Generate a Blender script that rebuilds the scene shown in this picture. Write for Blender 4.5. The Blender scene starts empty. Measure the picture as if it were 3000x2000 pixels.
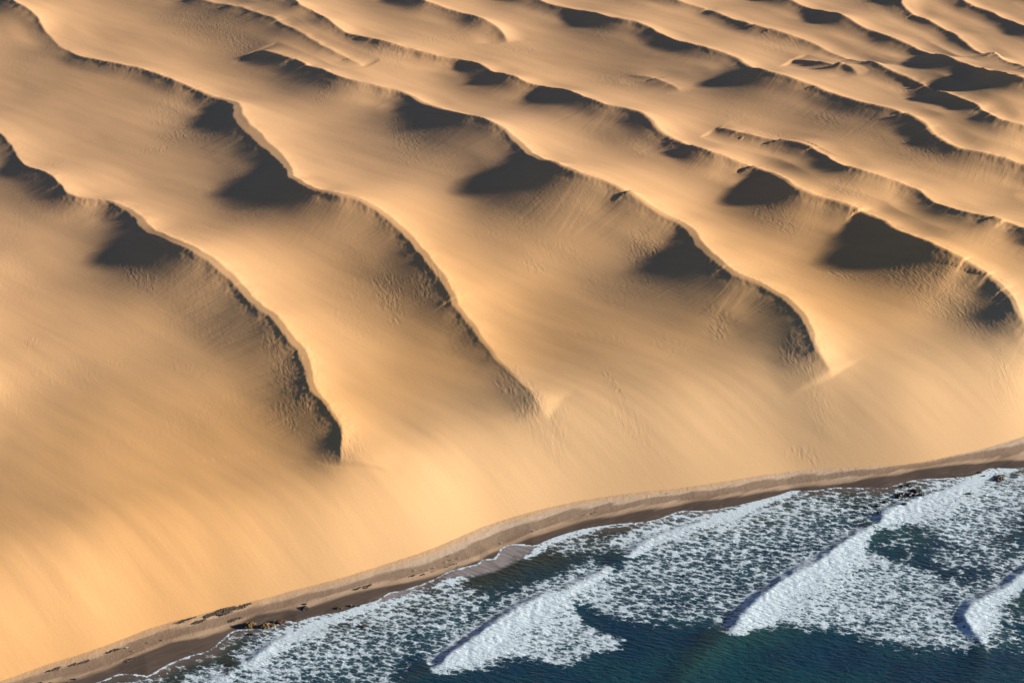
import bpy, bmesh, math, random
import numpy as np
from mathutils import Vector

R = math.radians
rnd = random.Random(11)

# ---------------------------------------------------------------- camera, sky, sun, exposure
CAM_H, PITCH, HFOV = 364.0, R(30.0), R(40.0)
FPX = 1500.0 / math.tan(HFOV / 2)            # focal length in photograph pixels (3000 wide)
scene = bpy.context.scene
cam_d = bpy.data.cameras.new('camera')
cam_d.sensor_width = 36.0
cam_d.lens = 18.0 / math.tan(HFOV / 2)
cam_d.clip_start, cam_d.clip_end = 1.0, 60000.0
cam = bpy.data.objects.new('camera', cam_d)
scene.collection.objects.link(cam)
cam.location = (0, 0, CAM_H)
cam.rotation_euler = (math.pi / 2 - PITCH, 0, 0)
scene.camera = cam

SUN_EL, SUN_AZ = R(14.5), R(1.5)           # azimuth measured from +x, negative = towards the camera side
S = Vector((math.cos(SUN_EL) * math.cos(SUN_AZ), math.cos(SUN_EL) * math.sin(SUN_AZ), math.sin(SUN_EL)))
world = bpy.data.worlds.new('World')
scene.world = world
world.use_nodes = True
wn = world.node_tree
bg = wn.nodes['Background']
sky = wn.nodes.new('ShaderNodeTexSky')
sky.sky_type = 'NISHITA'
sky.sun_disc = False
sky.sun_elevation = SUN_EL
sky.sun_rotation = math.atan2(S.x, S.y)      # sky azimuth runs clockwise from +y
sky.altitude = 400
sky.air_density = 0.55
sky.dust_density = 0.2
sky.ozone_density = 2.0
wn.links.new(sky.outputs[0], bg.inputs[0])
bg.inputs[1].default_value = 0.05

sun_d = bpy.data.lights.new('sun', 'SUN')
sun_d.energy = 5.0
sun_d.angle = R(2.6)
sun_d.color = (1.0, 0.87, 0.69)
sun = bpy.data.objects.new('sun', sun_d)
scene.collection.objects.link(sun)
sun.rotation_euler = (-S).to_track_quat('-Z', 'Y').to_euler()

vs = scene.view_settings
vs.view_transform = 'Standard'
vs.look = 'None'
vs.gamma = 1.0
vs.use_curve_mapping = False
vs.exposure = 1.03

# ---------------------------------------------------------------- small numeric toolbox
def hash2(ix, iy, seed):
    h = (ix.astype(np.int64) * 374761393 + iy.astype(np.int64) * 668265263 + seed * 974711) & 0x7fffffff
    h = ((h ^ (h >> 13)) * 1274126177) & 0x7fffffff
    h = (h ^ (h >> 16)) & 0xffff
    return h

_ang = np.linspace(0, 2 * np.pi, 257)[:256]
_gx, _gy = np.cos(_ang), np.sin(_ang)

def noise(x, y, seed=0):
    """gradient noise, about -0.7..0.7"""
    x = np.asarray(x, float); y = np.asarray(y, float)
    ix, iy = np.floor(x), np.floor(y)
    fx, fy = x - ix, y - iy
    ux = fx * fx * fx * (fx * (fx * 6 - 15) + 10)
    uy = fy * fy * fy * (fy * (fy * 6 - 15) + 10)
    def g(dx, dy):
        k = hash2(ix + dx, iy + dy, seed) & 255
        return _gx[k] * (fx - dx) + _gy[k] * (fy - dy)
    a = g(0, 0); b = g(1, 0); c = g(0, 1); d = g(1, 1)
    return (a + (b - a) * ux) * (1 - uy) + (c + (d - c) * ux) * uy

def fbm(x, y, oct=4, seed=0, gain=0.5):
    s = 0; a = 1.0
    for o in range(oct):
        s = s + a * noise(x * 2 ** o, y * 2 ** o, seed + 17 * o)
        a *= gain
    return s

def sstep(a, b, x):
    t = np.clip((x - a) / (b - a), 0, 1)
    return t * t * (3 - 2 * t)

def ray(u, v):
    c, s = math.cos(PITCH), math.sin(PITCH)
    a = (np.asarray(u, float) - 1500.0) / FPX
    b = (1000.0 - np.asarray(v, float)) / FPX
    return a, c + b * s, -s + b * c

def at(u, v, z):
    """the ground point at height z that the photograph shows at (u, v)"""
    dx, dy, dz = ray(u, v)
    t = (np.asarray(z, float) - CAM_H) / dz
    return dx * t, dy * t

def catmull(P, step):
    """resample rows of P (first two columns are x, y) along a smooth curve"""
    P = np.asarray(P, float)
    Q = np.vstack([2 * P[0] - P[1], P, 2 * P[-1] - P[-2]])
    out = []
    for i in range(1, len(Q) - 2):
        p0, p1, p2, p3 = Q[i - 1], Q[i], Q[i + 1], Q[i + 2]
        n = max(1, int(np.hypot(*(p2 - p1)[:2]) / step))
        t = (np.arange(n) / n)[:, None]
        m1, m2 = 0.5 * (p2 - p0) * 0.9, 0.5 * (p3 - p1) * 0.9
        out.append((2 * t**3 - 3 * t**2 + 1) * p1 + (t**3 - 2 * t**2 + t) * m1 + (-2 * t**3 + 3 * t**2) * p2 + (t**3 - t**2) * m2)
    out.append(P[-1:])
    return np.vstack(out)

def _seg_walk(px, py, P, ids):
    """nearest point of the segments ids of P; returns distance, side, parameter"""
    shp = px.shape
    px = px.ravel(); py = py.ravel(); ids = np.asarray(ids)
    n = len(px); bd = np.empty(n); bs = np.empty(n); bt = np.empty(n)
    A = P[ids, :2]; E = P[ids + 1, :2] - A; L2 = (E * E).sum(1) + 1e-12
    ch = max(1, int(4e5 // max(1, len(ids))))
    for k in range(0, n, ch):
        wx = px[k:k + ch, None] - A[None, :, 0]; wy = py[k:k + ch, None] - A[None, :, 1]
        t = (wx * E[:, 0] + wy * E[:, 1]) / L2
        np.minimum(t, 1, out=t); np.maximum(t, 0, out=t)
        qx = wx - t * E[:, 0]; qy = wy - t * E[:, 1]
        d = qx * qx + qy * qy
        j = d.argmin(1); r = np.arange(len(j))
        bd[k:k + ch] = np.sqrt(d[r, j])
        bs[k:k + ch] = np.sign(E[j, 1] * wx[r, j] - E[j, 0] * wy[r, j])
        bt[k:k + ch] = ids[j] + t[r, j]
    return bd.reshape(shp), bs.reshape(shp), bt.reshape(shp)

def poly_dist(x, y, P, limit=None, tile=16):
    """distance to polyline P, side (+1 = right of its direction), index + fraction of the nearest point"""
    x = np.asarray(x, float); y = np.asarray(y, float)
    nseg = len(P) - 1
    if x.ndim < 2:
        return _seg_walk(x, y, P, np.arange(nseg))
    best = np.full(x.shape, 1e9); side = np.zeros(x.shape); par = np.zeros(x.shape)
    ny, nx = x.shape
    A = P[:-1, :2]; E = P[1:, :2] - A; L2 = (E * E).sum(1) + 1e-12
    js, is_ = np.arange(0, ny, tile), np.arange(0, nx, tile)
    def red(f, a):
        return f.reduceat(f.reduceat(a, js, axis=0), is_, axis=1)
    x0, x1, y0, y1 = red(np.minimum, x), red(np.maximum, x), red(np.minimum, y), red(np.maximum, y)
    CX, CY, RAD = (x0 + x1) / 2, (y0 + y1) / 2, np.hypot(x1 - x0, y1 - y0) / 2
    dm_, _, _ = _seg_walk(CX, CY, P, np.arange(nseg))
    for a, j in enumerate(js):
        for b, i in enumerate(is_):
            dm, rad = dm_[a, b], RAD[a, b]
            if limit is not None and dm - rad > limit:
                continue
            wx, wy = CX[a, b] - A[:, 0], CY[a, b] - A[:, 1]
            t = np.minimum(np.maximum((wx * E[:, 0] + wy * E[:, 1]) / L2, 0), 1)
            d = np.hypot(wx - t * E[:, 0], wy - t * E[:, 1])
            q = (slice(j, j + tile), slice(i, i + tile))
            best[q], side[q], par[q] = _seg_walk(x[q], y[q], P, np.where(d <= dm + 2 * rad + 1e-6)[0])
    return best, side, par

def lerp_col(P, par, c):
    i = np.clip(par.astype(int), 0, len(P) - 2)
    f = par - i
    return P[i, c] * (1 - f) + P[i + 1, c] * f

def blur(a, n, passes=3):
    for _ in range(passes):
        for ax in (0, 1):
            pad = [(0, 0), (0, 0)]; pad[ax] = (n + 1, n)
            c = np.cumsum(np.pad(a, pad, mode='edge'), axis=ax)
            hi = np.take(c, np.arange(2 * n + 1, c.shape[ax]), axis=ax)
            lo = np.take(c, np.arange(0, c.shape[ax] - 2 * n - 1), axis=ax)
            a = (hi - lo) / (2 * n + 1)
    return a

# ---------------------------------------------------------------- the coast: dune foot, damp line, water's edge
FOOT = [(0,1987),(106,1950),(191,1921),(276,1897),(370,1859),(451,1829),(553,1802),(638,1776),(744,1753),(850,1723),(1000,1686),
        (1106,1651),(1213,1619),(1289,1591),(1340,1568),(1383,1547),(1446,1521),(1531,1500),(1616,1476),(1723,1455),(1850,1438),
        (2000,1421),(2106,1404),(2213,1385),(2319,1366),(2425,1360),(2553,1353),(2638,1345),(2723,1334),(2800,1313),(3000,1264)]
DAMP = [(0,2040),(170,2005),(300,1965),(380,1932),(430,1912),(500,1884),(585,1871),(653,1850),(713,1824),(755,1806),(840,1790),(900,1781),(1000,1753),(1127,1717),
        (1247,1694),(1340,1662),(1420,1630),(1490,1596),(1565,1572),(1638,1551),(1723,1525),(1850,1503),(2000,1478),(2128,1461),(2255,1440),(2383,1422),
        (2489,1412),(2595,1397),(2680,1381),(2808,1364),(3000,1345)]
WATER = [(0,2075),(150,2035),(298,1993),(350,1972),(404,1974),(432,1978),(480,1950),(527,1929),(565,1917),(612,1904),(640,1880),(655,1868),(680,1848),(714,1840),(760,1839),(800,1834),
         (832,1816),(850,1817),(865,1822),(893,1812),(948,1799),(1000,1791),(1042,1776),(1106,1757),(1127,1742),(1140,1734),(1178,1729),(1212,1717),(1247,1706),
         (1289,1686),(1315,1672),(1353,1661),(1400,1650),(1408,1638),(1446,1635),(1457,1623),(1463,1606),(1489,1594),(1527,1592),(1561,1597),
         (1578,1593),(1616,1576),(1697,1551),(1774,1538),(1829,1532),(1893,1527),(1935,1517),(1974,1502),(2006,1494),(2043,1496),(2110,1489),(2162,1479),
         (2225,1464),(2289,1447),(2319,1436),(2361,1436),(2383,1436),(2451,1427),(2510,1428),(2595,1428),(2638,1415),(2689,1404),(2765,1400),
         (2842,1394),(2872,1383),(2897,1372),(2935,1370),(2974,1372),(3000,1368)]
def coast(P, z, step, far_l=(-0.86, -0.51), far_r=(0.86, 0.51)):
    q = catmull(np.array([at(u, v, z) for u, v in P]), step)
    a = [q[0] + np.array(far_l) * k for k in (6000, 2000, 600, 150, 40)]
    b = [q[-1] + np.array(far_r) * k for k in (40, 150, 600, 2000, 9000)]
    return np.vstack([a, q, b])
FOOT_W, DAMP_W, WATER_W = coast(FOOT, 2.8, 6.0), coast(DAMP, 1.0, 6.0), coast(WATER, 0.35, 2.2)

def sd_foot(x, y):                            # > 0 inland
    d, s, _ = poly_dist(x, y, FOOT_W)
    return -d * s
def sd_water(x, y):                           # > 0 on land
    d, s, _ = poly_dist(x, y, WATER_W)
    return -d * s
def sd_damp(x, y):
    d, s, _ = poly_dist(x, y, DAMP_W)
    return -d * s

# ---------------------------------------------------------------- the dune field
WALL_D = np.linspace(0, 80, 400)
WALL_Z = np.cumsum(0.82 * (1 - sstep(18, 52, WALL_D)) * (0.45 + 0.55 * sstep(0, 9, WALL_D))) * (WALL_D[1] - WALL_D[0])
def base_h(x, y, df=None):
    """slope that rises out of the beach, then levels into the dune field"""
    if df is None:
        df = sd_foot(x, y)
    d = np.maximum(df, 0)
    k = 1 + 0.25 * noise(x / 170 + 3, y / 170, 5)
    # integral of a slope that falls off from tan 32 to about tan 3
    wall = 0.92 * k * np.interp(d / (0.92 * k), WALL_D, WALL_Z)
    mid = 0.0
    far = 0.010 * d
    z = 2.8 + wall + mid + np.minimum(far, 60)
    return np.where(df < 0, 2.8 + 0.5 * df, z)

ZONE = {'A': (0, 0), 'B': (1000, 0), 'C': (2000, 0), 'D': (0, 667), 'E': (1000, 667), 'F': (2000, 667)}
RIDGES = []
HK = 0.66                                      # overall dune height
def ridge(*runs, shelf=0.0, Lk=4.2, soft=6.0, rough=1.0):
    pts = []
    for zone, seq in runs:
        ox, oy = ZONE[zone] if zone != 'S' else (0, 0)
        k = 2.351 if zone != 'S' else 1.0
        for p in seq:
            u, v, h = p[:3]
            sl = p[3] if len(p) > 3 else 27
            sh = p[4] if len(p) > 4 else shelf
            pts.append((ox + u / k, oy + v / k, h * HK, sl, sh * 0.55))
    RIDGES.append(dict(id=len(RIDGES), add=len(RIDGES) in (2, 6, 7, 8, 10, 15), p=np.array(pts, float), Lk=Lk, soft=soft, rough=rough))

# every crest: (column, row, height, slip-face angle, shelf behind the brink)
ridge(('A', [(-260,760,3),(-60,880,4),(30,930,4),(120,1060,3),(108,1110,4,28),(250,1170,6,30),(380,1220,9,33),(412,1290,9,33),(460,1340,6,28),(560,1378,5,24),(680,1382,6,24),
             (770,1376,6,24),(840,1412,5,26,5),(872,1470,6,27,8),(940,1530,8,28,9)]),
      ('D', [(985,5,9,28,9),(1060,50,13,28,8),(1160,90,15,28,8),(1250,130,15,28,8),(1350,190,14,28,8),(1450,250,12,28,8),(1530,320,10,28,8),(1590,370,9,27,8),(1650,430,9,27,8),
             (1750,545,9,28,7),(1830,600,9,28,7),(1880,650,9,29,7),(1940,710,9,29,7),(2000,770,8,28,7),(2050,840,7,28,7),(2085,900,7.5,30,7),(2105,960,7.5,31,7),(2105,1020,7.5,31,7),
             (2110,1090,7.5,31,6),(2150,1160,7,30,5),(2200,1210,7,28,4),(2280,1260,6.5,28,3),(2345,1330,6,28,2)]),
      ('S', [(1010,1280,5.5,28),(1014,1310,5,28),(1008,1345,4,28),(998,1385,3,26),(985,1425,0)]), Lk=4.0, rough=1.4)
ridge(('A', [(-140,-60,8,30),(0,-20,9,31),(120,20,10,31),(220,75,9,33),(270,125,7,33),(292,185,4,28),(330,240,2.5,24),(420,330,3,20),(560,390,4,21),(700,420,5,22),(830,440,6,23),(950,465,6,24),(1050,492,6,24),(1130,535,6,27),
             (1210,557,8,31),(1290,598,8,32),(1375,638,6,29,4),(1500,690,5,24,6),(1580,708,6,26,8),(1622,724,8,31,9),(1588,780,9,32,12),(1600,800,9,32,12),(1660,870,9,32,13),(1760,970,9,31,13),
             (1850,1040,8,30,12),(1915,1105,7,28,8),(1942,1160,9,27,7),(1990,1222,11,26,7),(2080,1282,13,25,6),(2160,1318,14,26,6),(2351,1360,16,27,6)]),
      ('B', [(120,1385,14,27,6),(250,1450,12,27,6)]),
      ('S', [(1138,636,10,27,7),(1168,668,9.5,26,7)]),
      ('E', [(450,70,9,27,8),(510,140,9,29,8),(560,210,9,31,8),(620,290,8.5,31,7.5),(680,380,8,31,7),(740,500,6.5,29,6),(800,580,5.2,29,5),(880,680,4.2,28,5),(940,770,3.6,28,4),(1000,830,3.0,26,3),
             (1100,930,2.6,24,3),(1250,1100,2.2,22,2),(1420,1330,1.8,20),(1580,1600,0)]), Lk=4.2, rough=1.3)
ridge(('A', [(1000,-140,4,10),(1300,-20,5,10),(1650,60,6,11),(1900,140,6,12),(2100,240,6,12),(2300,350,5,13),(2351,380,4,13)]), ('B', [(150,470,2,14),(300,520,0)]), Lk=6, soft=3.5)
ridge(('A', [(1700,330,3,14),(1940,390,5,16),(2100,440,7,18),(2280,500,9,20),(2351,535,10,22)]),
      ('B', [(100,565,10,23),(270,592,9,23),(420,622,7,22,4),(475,655,6,26,6),(505,698,8,32,8),(560,712,10,34,8),(640,742,11,34,6),(710,768,11,32,4),(850,790,15,28),(950,802,16,27),(1050,842,15,26),
             (1120,892,11,24,4),(1190,950,9,27,8),(1222,1010,9,28,10),(1247,1052,10,29,10),(1290,1070,11,28,8),(1350,1100,12,29,6),(1440,1136,14,28,5),(1520,1170,18,29,4),(1640,1196,19,28,4),(1750,1230,19,27,4),
             (1850,1272,17,27,4),(2000,1350,14,27,5),(2150,1440,10,27,6),(2250,1500,8,28,7)]),
      ('S', [(2000,655,7,28,8),(2030,690,7,30,9)]),
      ('F', [(92,85,8,31,9),(86,140,10,33,9),(112,190,11,33,8),(170,215,11,32,8),(228,232,10,31,8),(242,282,9,30,8),(290,325,11,28,8),(380,352,12,28,8),(480,390,11,27,7),(570,402,9,26,6),(640,440,7,24,5),(710,500,7,25,5),(760,550,7,26,5),
             (802,590,8,30,7),(830,640,8,32,8),(856,720,8,33,8),(872,790,8,33,8),(892,850,8,33,8),(930,900,7.5,33,7),(970,960,7,32,5),(1015,1005,5,30,3),(1060,1060,3.5,26),(1110,1130,0)]), Lk=4.2, rough=1.3)
ridge(('A', [(1600,-120,7,28),(1950,-15,8,28),(2080,40,7,28),(2170,75,7,33),(2240,128,7,33),(2310,160,6,30)]),
      ('B', [(-10,198,7,34),(30,230,7,33),(130,252,7,26),(260,282,7,26),(380,312,7,27),(500,342,6,26),(620,372,5,25),(780,405,3.5,22),(890,412,3.5,24),(950,450,6,32),(1060,498,9,33),(1200,545,10,31),(1300,560,10,28),(1420,590,10,27),(1560,622,10,27),
             (1680,670,10,28),(1740,692,10,27),(1900,742,11,26),(2050,772,10,25,3),(2105,802,9,26,4),(2142,850,8,31,5),(2200,905,9,32,7),(2228,950,9,32,6),(2351,992,9,31,4)]),
      ('C', [(60,1022,9,29),(180,1055,9,27),(300,1090,9,26),(450,1122,9,26,4),(542,1142,8,28,6),(575,1180,8,29,6),(630,1202,9,31,6),(662,1252,10,31,6),(740,1300,9,28,5),(880,1350,9,25,4),(980,1380,9.5,24,4),
             (1150,1412,10,25,4),(1250,1462,9.5,24,4),(1312,1492,9,23,4)]),
      ('F', [(1395,2,8.5,22,4),(1490,24,8.5,23,4),(1600,80,9,25,3),(1700,140,10,27,3),(1850,200,11,28,3),(1980,242,12,27,3),(2070,287,11,26,3),(2150,350,10,26,4),(2212,420,8,27,6),(2247,470,7,31,7),(2257,540,7,35,8),(2256,600,9,37,8),(2272,642,11,37,7),
             (2351,742,12,33,5),(2480,850,10,30),(2640,1000,6,28),(2750,1120,0)]), Lk=4.2, rough=1.2)
ridge(('B', [(1150,-60,6,22),(1340,10,6,22),(1500,40,6,23),(1650,72,7,30),(1740,90,9,33),(1880,130,9,30),(2000,142,8,27),(2100,170,8,26),(2230,236,8,28),(2351,282,8,30)]),
      ('C', [(100,312,9,28),(200,342,9,26),(330,372,8,26,4),(402,410,7,28,5),(440,456,9,34,5),(480,482,14,37,4),(600,500,15,36,3),(680,520,14,33,3),(830,556,13,28,3),(900,592,12,27,3),(980,630,10,28,4),(1022,642,11,35,4),(1055,660,13,36,4),(1150,690,14,33,3),(1250,722,14,28,3),
             (1400,742,14,26,3),(1520,772,14,25,3),(1640,832,12,25,4),(1702,882,9,28,5),(1740,940,9,35,5),(1768,975,9,36,4),(1850,1022,10,33,3),(1950,1046,11,28,3),(2150,1085,11,26,3),(2351,1140,11,25,3),(2600,1230,10,25),(2900,1360,8,25),(3100,1500,0)]), Lk=4.4)
ridge(('C', [(100,40,2,20),(250,90,5,27),(330,120,5,26),(500,182,5,24),(700,232,5,26),(760,246,4,28),(820,266,4,28),(872,282,5,32),(940,326,3,28),(1000,352,2,18),(1130,396,3,18),(1255,430,5,28),(1400,480,6,33),(1500,522,4,32),(1600,546,4,28),(1680,590,5,30),(1725,622,3,26),
             (1800,668,6,26),(1950,692,8,27),(2042,740,8,29),(2112,792,8,34),(2135,830,9,35),(2200,842,11,33),(2351,872,12,29),(2600,950,11,27),(2900,1080,6,26),(3050,1160,0)]), Lk=4.2)
ridge(('C', [(640,400,0),(760,408,3,24),(850,416,5,30),(950,432,7,29),(1060,448,7,27),(1132,462,6,26),(1175,505,4,24),(1232,556,1.5,24),(1280,590,0)]), Lk=4.5)
ridge(('C', [(100,850,0),(230,872,4,18),(400,912,4,17),(700,962,5,17),(900,1002,5,18),(1000,1082,5,24),(1070,1130,9,36),(1120,1160,10,36),(1230,1190,10,32),(1400,1222,9,27),(1560,1270,8,26),(1640,1312,7,27),(1692,1360,7,30),(1752,1392,8,31),(1850,1450,9,31),(2000,1482,9,29),(2200,1512,8,27),(2351,1562,8,26),(2600,1650,6,26),(2900,1800,0)]), Lk=4.4)
ridge(('C', [(560,-60,5,27),(680,-20,6,27),(760,15,7,30),(850,42,8,31),(950,66,9,29),(1100,112,10,28),(1230,172,9,27),(1302,212,7,28),(1345,232,8,32),(1450,262,9,32),(1580,302,9,28),(1700,362,7,30),(1742,376,12,37),(1830,400,14,36),(1950,432,14,33),(2050,462,14,33),
             (2150,502,14,33),(2250,542,14,34),(2351,562,14,33),(2600,640,13,30),(2900,780,10,28),(3150,900,0)]), Lk=4.4)
ridge(('C', [(1380,-120,5,28),(1480,-40,6,28),(1532,60,6,27),(1640,112,6,27),(1700,142,6,26),(1800,192,5,26),(1892,242,5,30),(1935,282,5,34),(2000,322,6,27),(2120,372,7,28),(2180,398,9,36),(2250,420,11,36),(2351,462,11,34),(2600,560,10,30),(2900,700,6,28),(3100,800,0)]), Lk=4.2)
ridge(('C', [(1700,-90,6,30),(1900,0,7,31),(2000,32,7,31),(2150,92,7,29),(2300,152,7,28),(2351,182,7,28),(2600,290,7,28),(2900,400,4,28),(3100,500,0)]), Lk=4.2)
ridge(('B', [(250,-110,5,26),(450,-20,7,27),(600,20,8,28),(740,56,7,27),(860,104,8,34),(940,126,8,34),(1050,160,6,30),(1092,192,5,30),(1115,240,4,28),(1172,312,1,24),(1200,350,0)]), Lk=3.6)
ridge(('C', [(2150,-120,6,29),(2400,-30,7,29),(2700,90,6,29),(3000,230,0)]), Lk=4.2)
ridge(('B', [(1900,-150,5,29),(2150,-60,6,29),(2351,10,6,27)]), ('C', [(180,55,3,24),(260,90,0)]), Lk=4.2)
ridge(('B', [(1760,520,0),(1900,512,2,14),(2080,520,3,12),(2280,600,3,10),(2351,640,2,10)]), ('C', [(60,700,0)]), Lk=4)
# fan of spurs seen from a step to either side of the photograph
ridge(('S', [(-900,250,0),(-640,420,8,28),(-420,640,11,28),(-260,860,12,28),(-160,1050,9,28),(-110,1250,4,26),(-90,1380,0)]), Lk=4)
ridge(('S', [(3080,520,0),(3180,640,10,28),(3300,800,12,28),(3380,940,8,28),(3420,1060,0)]), Lk=4)

def detail_near(x, y, w):
    return w

def solve_ridges():
    for r in RIDGES:
        p = r['p']
        z = np.full(len(p), 45.0)
        for _ in range(12):
            x, y = at(p[:, 0], p[:, 1], z)
            z = 0.5 * z + 0.5 * (base_h(x, y) + p[:, 2] * (1 + APRON))
        r['z'] = z
    for it in range(6):
        for r in RIDGES:
            p = r['p']
            zs = np.pad(r['z'], 1, mode='edge')
            x, y = at(p[:, 0], p[:, 1], 0.25 * zs[:-2] + 0.5 * zs[1:-1] + 0.25 * zs[2:])
            w = catmull(np.column_stack([x, y, p[:, 2:]]), 3.0)
            for c in (0, 1):
                for _ in range(2):
                    q = np.pad(w[:, c], 3, mode='reflect', reflect_type='odd')
                    w[:, c] = sum(q[k:k + len(w)] for k in range(7)) / 7
            g0 = np.gradient(w[:, :2], axis=0); g0 /= np.hypot(g0[:, 0], g0[:, 1])[:, None] + 1e-9
            s0 = np.arange(len(w)) * 3.0
            off = 2.6 * noise(s0 / 24, np.full(len(w), 5.3 * r['id'] + 1.1), 23) + 1.2 * noise(s0 / 11, np.full(len(w), 2.9 * r['id'] + 0.7), 24)
            w[:, 0] += g0[:, 1] * off; w[:, 1] -= g0[:, 0] * off        # scalloped crest line
            for c in (2, 3, 4):
                for _ in range(2):
                    q = np.pad(w[:, c], 6, mode='edge')
                    w[:, c] = sum(q[k:k + len(w)] for k in range(13)) / 13
            sl_ = np.concatenate([[0], np.cumsum(np.hypot(np.diff(w[:, 0]), np.diff(w[:, 1])))])
            w[:, 2] *= 1 + (0.26 if r['id'] in (0, 1, 2, 3, 5) else 0.58) * noise(sl_ / (60 if r['id'] in (0, 1, 2, 3, 5) else 42), np.full(len(w), 3.7 * r['id']), 21)
            w[:, 2] *= sstep(0, 24, sl_) * sstep(0, 24, sl_[-1] - sl_)
            w[:, 4] *= sstep(0, 40, sl_) * sstep(0, 40, sl_[-1] - sl_)
            seen = w[:, 3].copy()
            # slip-face angle: steeper where the face was seen darker, and where it turns towards the sun
            g = np.gradient(w[:, :2], axis=0)
            for _ in range(2):
                q = np.pad(g, ((3, 3), (0, 0)), mode='edge')
                g = sum(q[k:k + len(w)] for k in range(7)) / 7
            g /= np.hypot(g[:, 0], g[:, 1])[:, None] + 1e-9
            araw = (g[:, 1] * S.x - g[:, 0] * S.y) / math.cos(SUN_EL)
            asp = np.minimum(araw, -0.12)      # right of the crest = down the slip face
            aim = np.interp(w[:, 3], [10, 14, 20, 24, 27, 30, 33, 35, 37], [0.14, 0.11, 0.056, 0.028, 0.016, 0.013, 0.006, -0.02, -0.05])
            rr = np.hypot(math.cos(SUN_EL) * asp, math.sin(SUN_EL)); phi = np.arctan2(-math.cos(SUN_EL) * asp, math.sin(SUN_EL))
            beta = np.clip(np.arccos(np.clip(aim / rr, -1, 1)) - phi, R(5), R(33))
            beta = np.minimum(beta, np.interp(araw, [-0.55, -0.25, 0.1], [R(33), R(29), R(13)]))
            w[:, 3] = np.tan(beta) / 1.33
            steep = w[:, 3].copy()
            q = np.pad(w[:, 3], 5, mode='edge')
            w[:, 3] = np.min([q[k:k + len(w)] for k in range(3, 8)], axis=0)
            w[:, 3] += (steep - w[:, 3]) * sstep(31.5, 34.5, seen)
            for _ in range(2):
                q = np.pad(w[:, 3], 4, mode='edge')
                w[:, 3] = sum(q[k:k + len(w)] for k in range(9)) / 9
            r['w'] = w
            r['xy'] = (x, y)
        for r in RIDGES:
            x, y = r['xy']
            fz = field(x, y)
            bz = base_h(x, y)
            r['z'] = 0.5 * r['z'] + 0.5 * np.clip(fz, bz, bz + 26)
    for r in RIDGES:
        s = np.concatenate([[0], np.cumsum(np.hypot(np.diff(r['w'][:, 0]), np.diff(r['w'][:, 1])))])
        r['w'] = np.column_stack([r['w'], s])

APRON = 0.95
PN = 2.4                                       # neighbouring dunes blend like a soft maximum
def ridge_h(r, x, y, jit=None):
    """height one crest adds, with its distance, slip mask and arc length"""
    P = r['w']
    lim = max(6.0 * r['Lk'] * P[:, 2].max(), 50)
    D, S_, PAR = poly_dist(x, y, P, limit=lim)
    k_ = D < lim
    d, s, par = D[k_], S_[k_], PAR[k_]
    h = lerp_col(P, par, 2); ta = lerp_col(P, par, 3); sh = lerp_col(P, par, 4)
    sd = -d * s                               # > 0 on the windward side, < 0 on the slip face
    arc = lerp_col(P, par, 5) if P.shape[1] > 5 else par * 3
    if jit is not None:
        sd = sd + np.clip(h / 4, 0, 1) * r['rough'] * jit[k_] * np.exp(-(d / 10) ** 2)
    k = r['soft']
    w = (h / ta + 10 * sstep(3.0, 0.0, h)) * 1.06 + 0.3
    t = np.clip(-sd / w, 0, 8)
    slip = np.logaddexp(0, (1 - t) * k) / math.log1p(math.exp(k)) + APRON * (np.exp(-t / 2.3) - 1)
    L = r['Lk'] * 1.55 * h + 24 * sstep(3.5, 0.0, h) + 1.0
    q = np.clip((sd - sh) / L, 0, 30)
    stoss = 0.87 * np.exp(-q * (1 + 0.25 * q)) + 0.13 * np.exp(-np.clip(sd - sh, 0, 200) / (8 + 10 * sstep(3, 0, h)))
    lip = np.clip(h / 3, 0, 1) * 0.14 * r['rough'] * np.where(sd < 0, np.exp(np.clip(sd, -60, 0) / 1.3), 1)
    lip = lip * np.where(sd < 0, 1, np.exp(-np.clip(sd - sh, 0, 200) / 12))
    return k_, lip + h * np.where(sd < 0, slip + APRON, stoss * (1 + APRON)), sd, h, t, sh, arc

def field(x, y, rough=True, skip=None):
    z = base_h(x, y) + 0.0
    acc = np.zeros(z.shape)
    for r in RIDGES:
        if r is skip:
            continue
        k_, dz = ridge_h(r, x, y)[:2]
        if r['add']:
            z[k_] += dz
        else:
            acc[k_] += np.maximum(dz, 0) ** PN
    return z + acc ** (1 / PN)

solve_ridges()

# fine camera-independent grid: rows in y, columns fan out with distance so that near sand is finer
ys = np.concatenate([np.linspace(120, 330, 40)[:-1], 330 * (1180 / 330) ** np.linspace(0, 1, 860), 1180 * (16000 / 1180) ** np.linspace(0, 1, 60)[1:]])
us = np.concatenate([-np.geomspace(0.52, 6, 80)[::-1][:-1], np.linspace(-0.52, 0.52, 1180), np.geomspace(0.52, 6, 80)[1:]])
Yg = np.repeat(ys[:, None], len(us), 1)
Xg = us[None, :] * Yg
DF = sd_foot(Xg, Yg)
BASE = base_h(Xg, Yg, DF)
Z = BASE.copy()
near = np.full(Z.shape, 1e9); SLIP = np.zeros(Z.shape); ARC = np.zeros(Z.shape); STO = np.zeros(Z.shape); TT = np.full(Z.shape, 9.0); HH = np.zeros(Z.shape)
ACC = np.zeros(Z.shape); LEE = np.zeros(Z.shape)
JIT = 0.8 * noise(Xg / 9, Yg / 9, 3) + 0.40 * noise(Xg / 2.2, Yg / 2.2, 4)
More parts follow.
